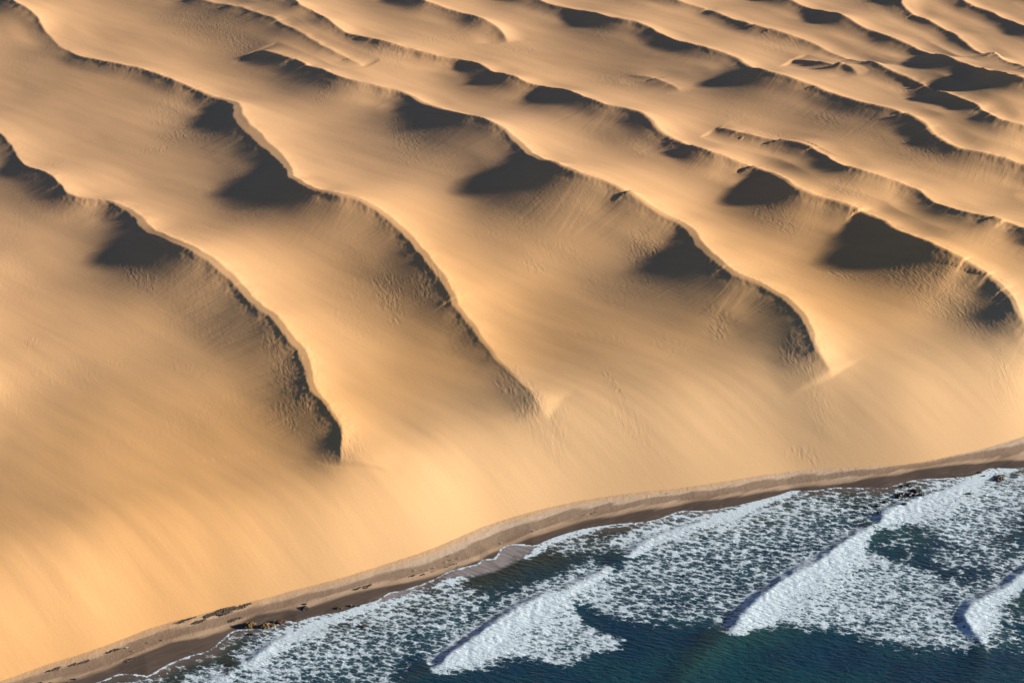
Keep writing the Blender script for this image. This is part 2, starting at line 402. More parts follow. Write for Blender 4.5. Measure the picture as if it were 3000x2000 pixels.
for r in RIDGES:
    k_, z, sd, h, t, sh, arc = ridge_h(r, Xg, Yg, JIT)
    if r['add']:
        Z[k_] += z                             # a lesser dune riding on the back of a larger one
    else:
        ACC[k_] += np.maximum(z, 0) ** PN
    e = np.minimum(np.abs(sd), np.abs(sd - sh)) + 45 * sstep(1.6, 0.2, h)
    near[k_] = np.minimum(near[k_], e)
    m = ((sd < 0) & (t < 1.25)) * sstep(1.25, 0.9, t) * np.clip(h / 3, 0, 1)
    LEE[k_] = np.maximum(LEE[k_], np.where(sd < 0, np.exp(-t / 1.6), np.exp(-np.clip(sd, 0, 99) / 10)) * np.clip(h / 3, 0, 1))
    old = SLIP[k_]; up = m > old
    ARC[k_] = np.where(up, arc, ARC[k_]); TT[k_] = np.where(up, t, TT[k_]); HH[k_] = np.where(up, h, HH[k_])
    SLIP[k_] = np.maximum(old, m)
Z += ACC ** (1 / PN)
# dunes where the photograph does not look, so that the field goes on
inframe = sstep(0.66, 0.50, np.abs(us))[None, :] * sstep(1330, 1120, ys)[:, None]
ph = (Xg * 0.83 + Yg * 0.42) / 88 + 1.3 * fbm(Xg / 330, Yg / 330, 3, 40)
fr = ph - np.floor(ph)
saw = np.where(fr < 0.74, fr / 0.74, (1 - fr) / 0.26)
saw = saw * saw * (3 - 2 * saw)
Z += (1 - inframe) * saw * 11 * (0.6 + 0.8 * fbm(Xg / 140, Yg / 140, 2, 44)) * sstep(40, 130, DF)
ZB = blur(Z, 4)
dense = (sstep(0.515, 0.49, np.abs(us))[None, :] * (sstep(1178, 1150, ys) * sstep(332, 345, ys))[:, None])
wgt = sstep(1.5, 11.0, near) * dense
Z = Z + (ZB - Z) * wgt
wg2 = sstep(6.0, 26.0, near) * dense
Z = Z + (blur(Z, 11) - Z) * wg2
# wind-laid undulation and scallops
land = sstep(0, 25, DF)
along = Xg * 0.80 - Yg * 0.60
cross = Xg * 0.60 + Yg * 0.80
Z += land * (1 - 0.85 * LEE) * (1.5 * noise(Xg / 65, Yg / 65, 50) + 0.55 * noise(cross / 26, along / 60, 51) + 0.16 * noise(cross / 9, along / 32, 52))
# avalanche chutes on the slip faces
ch = noise(ARC / 4.2, TT * 1.3, 60) + 0.6 * noise(ARC / 1.9, TT * 1.6 + 5, 61)
Z += SLIP * 0.085 * ch * sstep(0.02, 0.20, TT) * np.clip(HH / 4, 0.3, 1) * sstep(-0.35, 0.35, noise(ARC / 38, TT * 0.5, 63))
# sand blown down the sea slope in thin tongues
Z += sstep(2, 14, DF) * sstep(75, 30, DF) * 0.10 * noise(cross / 5, along / 40, 53)

def grid_mesh(name, X, Yv, Zv, keep=None, smooth=True):
    ny, nx = X.shape
    idx = np.arange(ny * nx).reshape(ny, nx)
    f = np.stack([idx[:-1, :-1], idx[:-1, 1:], idx[1:, 1:], idx[1:, :-1]], -1).reshape(-1, 4)
    co = np.stack([X, Yv, Zv], -1).reshape(-1, 3)
    used = None
    if keep is not None:
        kf = keep.reshape(-1)[f].any(1)
        f = f[kf]
        used = np.zeros(ny * nx, bool); used[f.reshape(-1)] = True
        remap = np.cumsum(used) - 1
        f = remap[f]; co = co[used]
    me = bpy.data.meshes.new(name)
    me.vertices.add(len(co)); me.vertices.foreach_set('co', co.astype(np.float32).ravel())
    me.loops.add(f.size); me.loops.foreach_set('vertex_index', f.astype(np.int32).ravel())
    me.polygons.add(len(f)); me.polygons.foreach_set('loop_start', np.arange(0, f.size, 4, dtype=np.int32))
    me.polygons.foreach_set('use_smooth', np.full(len(f), smooth))
    me.update(calc_edges=True)
    return me, used

def attr(me, name, a, used=None):
    a = np.asarray(a, np.float32).reshape(-1)
    if used is not None:
        a = a[used]
    at_ = me.attributes.new(name, 'FLOAT', 'POINT')
    at_.data.foreach_set('value', np.ascontiguousarray(a))

def link(name, me, kind=None, mat=None):
    o = bpy.data.objects.new(name, me)
    scene.collection.objects.link(o)
    if kind:
        o['kind'] = kind
    if mat:
        me.materials.append(mat)
    return o

# ---------------------------------------------------------------- node helpers
class NT:
    def __init__(s, name):
        s.m = bpy.data.materials.new(name); s.m.use_nodes = True
        s.t = s.m.node_tree; s.t.nodes.clear()
        s.out = s.n('ShaderNodeOutputMaterial')
        s.b = s.n('ShaderNodeBsdfPrincipled')
        s.t.links.new(s.b.outputs[0], s.out.inputs[0])
    def n(s, typ, **kw):
        x = s.t.nodes.new(typ)
        for k, v in kw.items():
            setattr(x, k, v)
        return x
    def l(s, a, b):
        s.t.links.new(a, b)
    def put(s, sock, v):
        if hasattr(v, 'is_linked'):
            s.l(v, sock)
        else:
            sock.default_value = v
    def math(s, op, a, b=0.0, c=0.0, clamp=False):
        x = s.n('ShaderNodeMath', operation=op, use_clamp=clamp)
        s.put(x.inputs[0], a); s.put(x.inputs[1], b); s.put(x.inputs[2], c)
        return x.outputs[0]
    def mix(s, f, a, b):
        x = s.n('ShaderNodeMix', data_type='RGBA')
        s.put(x.inputs[0], f); s.put(x.inputs[6], a if hasattr(a, 'is_linked') else (*a, 1)); s.put(x.inputs[7], b if hasattr(b, 'is_linked') else (*b, 1))
        return x.outputs[2]
    def ramp(s, v, a, b, lo=0.0, hi=1.0):
        x = s.n('ShaderNodeMapRange', interpolation_type='SMOOTHSTEP')
        s.put(x.inputs[0], v); s.put(x.inputs[1], a); s.put(x.inputs[2], b); s.put(x.inputs[3], lo); s.put(x.inputs[4], hi)
        return x.outputs[0]
    def attr(s, name):
        return s.n('ShaderNodeAttribute', attribute_name=name).outputs['Fac']
    def pos(s, scale=(1, 1, 1), rot=0.0):
        g = s.n('ShaderNodeNewGeometry')
        r = s.n('ShaderNodeVectorRotate', rotation_type='Z_AXIS'); s.l(g.outputs['Position'], r.inputs['Vector']); r.inputs['Angle'].default_value = rot
        m = s.n('ShaderNodeVectorMath', operation='MULTIPLY'); s.l(r.outputs[0], m.inputs[0]); m.inputs[1].default_value = scale
        return m.outputs[0]
    def noise(s, vec, scale=1.0, detail=3.0, rough=0.5, dist=0.0, dim='3D'):
        x = s.n('ShaderNodeTexNoise', noise_dimensions=dim)
        s.l(vec, x.inputs['Vector']); x.inputs['Scale'].default_value = scale; x.inputs['Detail'].default_value = detail
        x.inputs['Roughness'].default_value = rough; x.inputs['Distortion'].default_value = dist
        return x.outputs['Fac']
    def bump(s, h, strength, dist, normal=None):
        x = s.n('ShaderNodeBump'); s.put(x.inputs['Strength'], strength); x.inputs['Distance'].default_value = dist
        s.l(h, x.inputs['Height'])
        if normal is not None:
            s.l(normal, x.inputs['Normal'])
        return x.outputs[0]

# ---------------------------------------------------------------- sand of the dunes
def sand_material():
    t = NT('dune sand')
    flat = (1, 1, 0)
    big = t.noise(t.pos(flat), 0.0045, 2, 0.5)
    streak = t.noise(t.pos((0.20, 0.016, 0), R(128)), 1.0, 6, 0.66, 0.15)
    streak2 = t.noise(t.pos((0.8, 0.035, 0), R(146)), 1.0, 4, 0.6, 0.1)
    fine = t.noise(t.pos(flat), 1.4, 3, 0.6)
    c = t.mix(t.ramp(big, 0.36, 0.64), (0.64, 0.368, 0.158), (0.62, 0.382, 0.190))
    c = t.mix(t.math('MULTIPLY', t.ramp(t.attr('inland'), 60, 330), 0.8), c, (0.59, 0.372, 0.215))
    c = t.mix(t.ramp(streak, 0.45, 0.75, 0.0, 0.24), c, (0.46, 0.275, 0.140))
    c = t.mix(t.ramp(streak2, 0.50, 0.75, 0.0, 0.14), c, (0.66, 0.43, 0.22))
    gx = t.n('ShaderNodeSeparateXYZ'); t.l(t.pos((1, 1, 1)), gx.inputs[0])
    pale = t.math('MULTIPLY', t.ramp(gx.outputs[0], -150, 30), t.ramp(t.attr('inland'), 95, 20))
    c = t.mix(t.math('MULTIPLY', pale, 0.75), c, (0.66, 0.455, 0.265))  # washed-out cream of the sunlit sea slope, mixed into the sand colour
    rip = t.attr('ripple')
    c = t.mix(t.math('MULTIPLY', rip, 0.12), c, (0.42, 0.29, 0.18))
    c = t.mix(t.ramp(fine, 0.35, 0.7, 0.0, 0.10), c, (0.38, 0.22, 0.11))
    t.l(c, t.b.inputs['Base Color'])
    t.b.inputs['Roughness'].default_value = 0.95
    t.b.inputs['Specular IOR Level'].default_value = 0.12
    # slip-face chutes, finer than the mesh
    va = t.n('ShaderNodeCombineXYZ'); t.l(t.attr('arc'), va.inputs[0]); t.l(t.math('MULTIPLY', t.attr('fall'), 2.2), va.inputs[1])
    cn = t.noise(va.outputs[0], 0.75, 3, 0.6)
    b = t.bump(cn, t.math('MULTIPLY', t.attr('slip'), 0.22, clamp=True), 0.4)
    rp = t.noise(t.pos((0.62, 0.16, 0), R(-20)), 1.0, 3, 0.6, 0.8)
    b = t.bump(rp, t.math('MULTIPLY_ADD', rip, 0.32, 0.03, clamp=True), 0.7, b)
    g = t.noise(t.pos((0.8, 0.07, 0), R(132)), 1.0, 5, 0.68)
    b = t.bump(g, 0.12, 0.40, b)
    g2 = t.noise(t.pos(flat), 2.2, 3, 0.7)
    b = t.bump(g2, 0.22, 0.16, b)
    t.l(b, t.b.inputs['Normal'])
    return t.m
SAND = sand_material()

# patches of coarse wind ripples: (column, row, half width, half height, turn, strength)
RIP = [(600,80,110,40,15,.8),(700,130,60,25,15,1),(500,50,60,20,10,.6),(860,185,60,14,15,.7),(960,230,30,40,20,.9),(150,120,70,20,20,.6),(320,152,35,10,15,.8),(540,385,75,26,-5,1),(640,350,40,45,30,1),(500,330,60,40,0,.7),
       (470,440,50,12,-10,.9),(380,95,0,0,0,0),(80,190,70,40,10,.35),(80,250,60,20,10,.3),(140,480,40,12,20,.5),(1150,150,70,30,15,.9),(1340,105,32,14,10,1),(1250,118,50,12,5,.8),(1530,148,60,16,5,1),(1840,20,50,16,10,1),
       (1810,235,70,22,5,1),(1620,213,40,12,5,.7),(1760,95,30,12,20,.8),(1185,385,45,45,20,1),(1210,420,30,25,20,1),(1195,455,45,20,20,.7),(1460,495,26,14,0,1),(1870,430,40,30,40,.6),(2050,20,30,14,0,.6),(2270,138,60,20,5,1),(2320,125,60,14,5,.8),
       (2560,15,50,22,30,1),(2620,40,40,16,20,.6),(2650,270,50,20,20,.8),(2420,350,45,16,10,.9),(2330,275,70,16,8,.0),(2180,345,60,18,5,.7),(2280,400,70,14,10,.8),(2700,430,50,28,30,.9),(2690,480,50,20,20,.6),(2480,555,60,16,12,1),(2330,605,0,0,0,0),
       (2240,610,35,30,30,1),(2300,650,30,26,30,1),(1130,840,45,30,30,1),(1140,880,26,26,30,1),(1250,800,35,40,60,1),(1260,840,30,40,60,1),(1160,925,24,20,-40,.9),(1570,785,40,14,10,.9),(1640,740,90,24,8,.5),(1880,745,45,60,0,1),(1920,740,40,50,0,1),
       (1800,1125,45,12,50,1),(1760,985,70,16,15,.5),(1960,1010,60,20,15,.4),(2110,930,40,20,30,.6),(2100,975,22,30,60,1),(2330,1025,30,45,60,1),(2360,1070,40,40,50,.8),(2460,805,45,14,10,.9),(2640,800,50,35,40,1),(2720,850,70,40,35,1),(2800,910,60,40,35,1),
       (2700,790,90,30,30,.9),(2780,830,90,40,35,.7),(2930,900,30,40,40,.9),(2930,1090,30,40,60,.8),(2950,1130,40,20,30,.6),(380,790,60,12,38,1),(440,830,30,12,38,1),(430,770,40,40,30,.5),(800,1000,40,30,40,.9),(850,1070,35,50,60,1),(870,1120,30,40,60,1),
       (890,1180,30,40,60,.9),(950,1230,30,40,50,.6),(93,1003,22,14,0,.9),(1500,1120,60,40,45,.8),(1560,1180,50,40,50,.9),(1620,1240,40,40,50,.6),(1850,1230,60,20,20,.5),(840,1220,60,14,40,.6),(340,1060,40,10,10,.4),(560,1080,60,16,10,.3),
       (2350,1340,50,14,5,.8),(2400,1170,40,30,60,.5),(1010,1310,30,60,70,.9)]
RIPM = np.zeros(Z.shape)
wob = 0.35 * fbm(Xg / 16, Yg / 16, 3, 70)
RIP = [q for q in RIP if q[2] > 0 and q[5] > 0]
ru, rv = np.array([q[0] for q in RIP], float), np.array([q[1] for q in RIP], float)
rz = np.full(len(RIP), 50.0)
for _ in range(8):
    rz = 0.5 * rz + 0.5 * field(*at(ru, rv, rz))
for (u, v, a, b, rot, st), zc in zip(RIP, rz):
    x0, y0 = at(u, v, zc); x1, y1 = at(u + 10, v, zc); x2, y2 = at(u, v + 10, zc)
    sx, sy = (x1 - x0) / 10, (y2 - y0) / 10
    dx, dy = (Xg - x0) / sx, (Yg - y0) / sy     # back to photograph pixels around the patch centre
    c, s = math.cos(R(rot)), math.sin(R(rot))
    e = np.sqrt(((dx * c + dy * s) / a) ** 2 + ((-dx * s + dy * c) / b) ** 2)
    RIPM = np.maximum(RIPM, st * sstep(1.7, 0.3, e + 1.6 * wob))
RIPM *= (1 - 0.5 * sstep(0.3, 0.0, TT) * SLIP)
RIPM = np.maximum(RIPM, 0.22 * sstep(0.0, 0.35, fbm(Xg / 60, Yg / 60, 2, 78)) * sstep(60, 110, DF))
RIPM = np.maximum(RIPM, (1 - inframe) * sstep(0.15, 0.4, noise(Xg / 40, Yg / 40, 77)) * 0.8)

# the ripples themselves: sharp little crests across the wind
lam = 2.3 + 0.0018 * np.clip(Yg - 450, 0, 900)
phr = (Xg * 0.94 + Yg * 0.34) / lam + 1.5 * fbm(Xg / 11, Yg / 11, 3, 71, 0.6) + 1.0 * noise(Xg / 40, Yg / 40, 73)
wv = 0.5 + 0.5 * np.sin(2 * np.pi * phr)
Z += RIPM * (wv ** 1.4 - 0.4) * np.clip(0.055 + 0.12 * noise(Xg / 7, Yg / 7, 72), 0.01, 0.13)
dune_me, used = grid_mesh('sand_dunes', Xg, Yg, Z, keep=DF > -8)
attr(dune_me, 'ripple', RIPM, used)
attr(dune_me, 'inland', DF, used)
attr(dune_me, 'slip', SLIP * sstep(0.0, 0.12, TT), used)
attr(dune_me, 'arc', ARC, used)
attr(dune_me, 'fall', np.clip(TT, 0, 2), used)
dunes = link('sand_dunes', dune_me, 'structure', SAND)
dunes['label'] = 'golden wind-blown sand dunes with sharp shadowed crests above the beach'

# ---------------------------------------------------------------- beach
def beach_h(x, y, dw=None, df=None):
    dw = sd_water(x, y) if dw is None else dw
    df = -sd_foot(x, y) if df is None else df   # > 0 seaward of the foot
    a = np.maximum(dw, 0); b = np.maximum(df, 0)
    z = 0.35 + 2.45 * a / (a + b + 1e-3)
    z = np.where(df < 0, 2.8 + 0.05 * df, z)
    return np.where(dw < 0, 0.35 + 0.045 * np.maximum(dw, -80), z)

def axis(a, b, step, lo, hi, n=34):
    d = np.arange(a, b + step / 2, step)
    L = a - np.geomspace(step * 1.5, a - lo, n)[::-1]
    H = b + np.geomspace(step * 1.5, hi - b, n)
    return np.concatenate([L, d, H])

bx_ = axis(-230, 360, 0.62, -3300, 5000); by_ = axis(325, 740, 0.62, -1700, 3500)
BX, BY = np.meshgrid(bx_, by_)
rough_dw = sd_foot(BX[::6, ::6], BY[::6, ::6])
rough_full = np.repeat(np.repeat(rough_dw, 6, 0), 6, 1)[:BX.shape[0], :BX.shape[1]]
strip = (rough_full > -75) & (rough_full < 14) | (np.abs(rough_full) < 400) & ((BX < -225) | (BX > 355) | (BY < 330) | (BY > 735))
def sd_near(X, Y_, P, lim, far):
    d, s_, _ = poly_dist(X, Y_, P, limit=lim)
    return np.where(d < 1e8, -d * s_, far)
bdf = -sd_near(BX, BY, FOOT_W, 90, rough_full)
bdw = sd_near(BX, BY, WATER_W, 60, rough_full + 22)
bdd = sd_near(BX, BY, DAMP_W, 60, rough_full + 14)
BZ = beach_h(BX, BY, bdw, bdf)
dry = sstep(0, 5, bdd)
tram = dry * sstep(-6, 3, bdf) * sstep(17, 8, bdf + 6 * noise(BX / 25, BY / 25, 81))   # trampled dry sand under the dune foot
BZ += tram * 0.075 * (noise(BX / 1.7, BY / 1.7, 82) + 0.7 * noise(BX / 4.1, BY / 4.1, 83)) + dry * 0.05 * noise(BX / 7, BY / 7, 84)
BZ += sstep(-1, 1.5, bdd) * sstep(5, 1.5, bdd) * 0.06
bkeep = strip & (bdw > -40) & (bdf > -9)
beach_me, bused = grid_mesh('beach', BX, BY, BZ, keep=bkeep)
attr(beach_me, 'damp', bdd, bused)
attr(beach_me, 'foot', bdf, bused)
attr(beach_me, 'trampled', tram, bused)

def beach_material():
    t = NT('beach sand')
    dd, df, tr = t.attr('damp'), t.attr('foot'), t.attr('trampled')
    along = t.pos((0.035, 0.22, 0), R(-31))
    bandn = t.noise(along, 1.0, 4, 0.55, 0.3)
    bandf = t.noise(t.pos((0.12, 0.8, 0), R(-31)), 1.0, 4, 0.6, 0.4)
    fine = t.noise(t.pos((1, 1, 0)), 1.6, 4, 0.65)
    wob = t.math('ADD', dd, t.math('MULTIPLY', t.math('SUBTRACT', bandn, 0.5), 3.0))
    dryc = t.mix(t.ramp(bandn, 0.35, 0.65), (0.34, 0.24, 0.165), (0.42, 0.305, 0.212))
    sx = t.n('ShaderNodeSeparateXYZ'); t.l(t.pos((1, 1, 1)), sx.inputs[0])
    dryc = t.mix(t.math('MULTIPLY', tr, t.ramp(sx.outputs[0], -140, 10, 0.30, 0.80)), dryc, (0.60, 0.49, 0.385))
    # dark heavy-mineral sand lies in long tongues between the trampled and the damp sand
    pos_ = t.math('DIVIDE', df, t.math('ADD', t.math('ADD', df, t.math('MAXIMUM', dd, 0.0)), 0.01))
    pos_ = t.math('ADD', pos_, t.math('MULTIPLY', t.math('SUBTRACT', bandn, 0.5), 0.55))
    dark = t.math('MULTIPLY', t.ramp(pos_, 0.36, 0.50), t.ramp(pos_, 0.86, 0.72))
    dryc = t.mix(t.math('MULTIPLY', dark, 0.72), dryc, (0.185, 0.125, 0.088))
    dryc = t.mix(t.math('MULTIPLY', t.ramp(bandf, 0.55, 0.72), 0.4), dryc, (0.16, 0.115, 0.085))
    dryc = t.mix(t.ramp(fine, 0.5, 0.8, 0.0, 0.35), dryc, (0.20, 0.14, 0.10))
    near = t.ramp(t.math('ADD', df, t.math('MULTIPLY', t.math('SUBTRACT', fine, 0.5), 5.0)), 6.0, -0.5, 0.0, 0.9)
    dryc = t.mix(near, dryc, (0.61, 0.375, 0.19))
    wetc = t.mix(t.ramp(bandf, 0.35, 0.7), (0.085, 0.066, 0.056), (0.115, 0.088, 0.072))
    ln = t.math('ABSOLUTE', t.math('SUBTRACT', t.math('FRACT', t.math('ADD', t.math('MULTIPLY', dd, 0.16), t.math('MULTIPLY', bandn, 2.6))), 0.5))
    wetc = t.mix(t.ramp(ln, 0.05, 0.0, 0.0, 0.35), wetc, (0.24, 0.21, 0.19))
    wet = t.ramp(wob, 1.3, -0.6)
    c = t.mix(wet, dryc, wetc)
    t.l(c, t.b.inputs['Base Color'])
    t.l(t.ramp(wet, 0, 1, 0.92, 0.32), t.b.inputs['Roughness'])
    t.l(t.ramp(wet, 0, 1, 0.12, 0.35), t.b.inputs['Specular IOR Level'])
    b = t.bump(t.noise(t.pos((1, 1, 0)), 1.1, 4, 0.7), t.ramp(wet, 0, 1, 0.5, 0.06), 0.3)
    t.l(b, t.b.inputs['Normal'])
    return t.m
beach = link('beach', beach_me, 'structure', beach_material())
beach['label'] = 'strip of tan and wet dark sand between dunes and surf'

# ---------------------------------------------------------------- sea
WAVES = [  # breaking fronts: (column, row, height, width of the foam pile)
    [(560,2040,0.7,2),(595,2000,1.0,3),(655,1980,1.2,3),(697,1955,1.2,1),(757,1916,1.4,4),(808,1874,1.4,4),(872,1840,1.3,4),(940,1815,1.1,3),(1000,1795,0.9,3),(1106,1761,0.5,2),(1180,1733,0.25,1)],
    [(1080,2060,0.9,0),(1180,2003,1.3,0),(1240,1970,1.6,0),(1290,1945,2.0,3),(1315,1916,2.2,7),(1383,1870,2.2,9),(1480,1802,2.0,8),(1574,1751,1.7,6),(1659,1725,1.4,4),(1735,1687,1.2,3),(1787,1661,1.2,1.5),(1825,1640,1.3,0.5),
     (1872,1600,1.3,3),(1914,1572,1.2,4),(2000,1542,1.1,4),(2085,1517,1.0,4),(2149,1496,0.8,4),(2230,1464,0.4,3),(2319,1440,0.15,2)],
    [(1900,2090,1.0,0),(1990,2000,1.4,0),(2050,1930,1.8,0),(2110,1868,2.2,0),(2157,1829,2.6,3),(2183,1789,2.6,8),(2255,1725,2.5,9),(2332,1674,2.3,8),(2408,1636,2.1,7),(2468,1589,2.0,6),(2523,1555,2.0,3),(2560,1536,2.1,1.5),(2587,1521,2.2,4),
     (2604,1491,2.2,9),(2689,1457,1.6,8),(2787,1428,1.2,5),(2850,1400,0.8,4),(2893,1380,0.5,3),(2960,1370,0.3,2)],
    [(2850,2080,0.6,0),(2890,1930,1.0,0),(2876,1865,1.6,2),(2845,1830,2.0,5),(2833,1810,2.2,7),(2850,1772,2.3,7),(2893,1742,2.4,5),(2957,1712,2.5,3),(3000,1674,2.6,3),(3080,1620,2.6,5),(3200,1540,2.2,7),(3350,1460,1.4,6)],
    [(1362,1674,0.15,0),(1432,1675,0.35,0),(1475,1657,0.5,0.3),(1525,1630,0.55,1.2),(1560,1610,0.5,2),(1620,1578,0.4,2),(1700,1553,0.3,2),(1780,1540,0.15,1)],
    [(-200,2140,1.5,4),(60,2110,1.2,4),(250,2080,0.9,3),(420,2030,0.5,2)],
    [(3100,2200,2.0,6),(3300,1950,2.4,8),(3500,1800,2.2,8),(3800,1650,1.5,6)],
]
FOAM = [  # washed foam: polygon, density, width of its soft edge in metres
    ([(200,2060),(298,1996),(404,1985),(480,1955),(565,1925),(612,1912),(650,1900),(640,1945),(590,1990),(540,2060)], 0.42, 3),
    ([(640,1890),(655,1872),(680,1851),(714,1843),(800,1838),(835,1818),(893,1813),(880,1832),(800,1868),(740,1880),(690,1890),(620,1910)], 0.60, 2),
    ([(595,2010),(655,1985),(700,1960),(757,1920),(808,1878),(872,1843),(1000,1797),(1106,1759),(1180,1732),(1290,1690),(1353,1668),(1390,1690),(1380,1710),(1440,1725),(1470,1760),(1480,1790),(1400,1840),(1310,1900),(1210,1935),(1190,1960),(1170,2060),(580,2060)], 0.60, 4),
    ([(1106,1759),(1180,1732),(1290,1690),(1353,1668),(1400,1652),(1450,1640),(1400,1680),(1380,1700),(1240,1750),(1120,1790)], 0.80, 3),
    ([(1110,1830),(1160,1830),(1200,1890),(1210,1930),(1150,1950),(1120,1910)], 0.78, 6),
    ([(595,2000),(700,1958),(757,1918),(872,1842),(1000,1797),(1040,1800),(1010,1850),(900,1910),(800,1960),(700,2010)], 0.74, 5),
    ([(1290,1948),(1315,1918),(1383,1872),(1480,1804),(1574,1753),(1680,1740),(1700,1790),(1730,1830),(1790,1850),(1828,1875),(1815,1900),(1740,1925),(1660,1948),(1600,1950),(1500,1932),(1420,1920),(1360,1915)], 0.86, 2.5),
    ([(1574,1753),(1659,1727),(1735,1689),(1787,1663),(1825,1642),(1872,1602),(1914,1574),(2000,1544),(2085,1519),(2149,1498),(2230,1466),(2319,1440),(2383,1440),(2451,1432),(2510,1432),(2595,1440),(2590,1500),(2560,1530),(2468,1580),(2400,1625),(2320,1668),(2240,1720),(2170,1790),(2150,1835),(2080,1842),(2000,1838),(1900,1835),(1800,1820),(1720,1790)], 0.61, 4),
    ([(1850,1640),(1880,1605),(1990,1560),(2100,1530),(2200,1490),(2300,1460),(2300,1530),(2150,1600),(1950,1670)], 0.66, 8),
    ([(1590,1612),(1620,1590),(1700,1566),(1850,1545),(1990,1515),(2010,1530),(1900,1560),(1850,1600),(1780,1625),(1680,1628),(1620,1625)], 0.56, 3),
    ([(1000,1800),(1700,1560),(1990,1508),(1980,1525),(1700,1570),(1560,1620),(1380,1690)], 0.0, 3),
    ([(1560,1606),(1620,1578),(1700,1553),(1780,1540),(1900,1530),(1974,1506),(1990,1512),(1900,1538),(1780,1548),(1700,1563),(1620,1592),(1560,1618)], 0.86, 1.2),
    ([(1400,1652),(1408,1640),(1446,1637),(1460,1622),(1464,1608),(1489,1596),(1527,1594),(1575,1598),(1545,1622),(1500,1650),(1440,1676),(1390,1680),(1350,1672)], 0.60, 0.8),
    ([(2157,1829),(2183,1791),(2255,1727),(2332,1676),(2408,1638),(2468,1591),(2500,1580),(2560,1620),(2680,1650),(2800,1690),(2860,1700),(2800,1760),(2790,1800),(2820,1850),(2870,1890),(2830,1915),(2740,1915),(2640,1900),(2540,1875),(2430,1850),(2300,1838)], 0.80, 3.5),
    ([(2600,1495),(2689,1459),(2787,1430),(2850,1400),(2893,1380),(2935,1372),(3060,1370),(3060,1480),(2990,1560),(2990,1640),(2920,1690),(2800,1690),(2700,1640),(2760,1600),(2700,1560),(2620,1530)], 0.71, 6),
    ([(2610,1495),(2700,1460),(2790,1432),(2780,1470),(2700,1500),(2640,1540)], 0.90, 5),
    ([(2830,1830),(2833,1812),(2850,1774),(2893,1744),(2957,1714),(2930,1760),(2960,1800),(2940,1850),(2890,1880),(2860,1862)], 0.86, 2.5),
    ([(2860,1800),(3040,1760),(3060,1900),(2940,1930),(2860,1890)], 0.50, 8),
    ([(1480,1760),(1560,1725),(1700,1690),(1760,1660),(1740,1680),(1660,1718),(1560,1745)], 0.40, 5),
    ([(1350,1700),(1480,1700),(1580,1700),(1560,1740),(1440,1760)], 0.34, 6),
    ([(2550,1545),(2620,1525),(2720,1570),(2770,1615),(2680,1645),(2560,1615)], 0.42, 7),
    ([(3000,1990),(3400,1700),(3900,1560),(3900,1760),(3500,1950),(3200,2150)], 0.75, 6),
]
def to_world(P, z=0.6):
    return np.array([[*at(p[0], p[1], z + (p[2] if len(p) > 2 else 0)), *p[2:]] for p in P], float)

sx_ = axis(-205, 345, 0.60, -9000, 12000, 40); sy_ = axis(338, 712, 0.60, -9000, 6000, 40)
SX, SY = np.meshgrid(sx_, sy_)
sdw_r = sd_foot(SX[::6, ::6], SY[::6, ::6])
sdw_r = np.repeat(np.repeat(sdw_r, 6, 0), 6, 1)[:SX.shape[0], :SX.shape[1]]
swet = sdw_r < 8
outer = (SX < -205) | (SX > 345) | (SY < 338) | (SY > 712)
SDW = sd_near(SX, SY, WATER_W, 60, sdw_r + 22)
skeep = SDW < 2.0
SZ = np.zeros(SX.shape)
swell = 0.10 * fbm(SX / 22 + 4, SY / 14, 3, 90) + 0.42 * noise((SX * 0.80 - SY * 0.60) / 15, (SX * 0.60 + SY * 0.80) / 80, 91)
SZ += swell * sstep(0, -25, SDW)
DENS = np.zeros(SX.shape); PILE = np.zeros(SX.shape)
fn = fbm(SX / 9, SY / 9, 3, 92)
for poly, dens, soft in FOAM:
    P = to_world([p for p in poly], 0.3)
    P2 = np.vstack([P, P[:1]])
    m = (SX > P[:, 0].min() - 14) & (SX < P[:, 0].max() + 14) & (SY > P[:, 1].min() - 14) & (SY < P[:, 1].max() + 14)
    if not m.any() or dens <= 0:
        continue
    x, y = SX[m], SY[m]
    d, _, _ = _seg_walk(x, y, P2, np.arange(len(P2) - 1))
    ins = np.zeros(x.shape, bool)
    for i in range(len(P)):
        (xa, ya), (xb, yb) = P2[i], P2[i + 1]
        c = (ya > y) != (yb > y)
        with np.errstate(divide='ignore', invalid='ignore'):
            ins ^= c & (x < (xb - xa) * (y - ya) / (yb - ya + 1e-12) + xa)
    sd = np.where(ins, d, -d) + fn[m] * soft * 0.9
    val = dens * (0.35 + 0.65 * sstep(-soft * 0.3, soft * 1.6, sd)) * sstep(-soft * 0.9, soft * 0.2, sd)
    DENS[m] = np.maximum(DENS[m], val)
FD = np.full(SX.shape, 40.0)
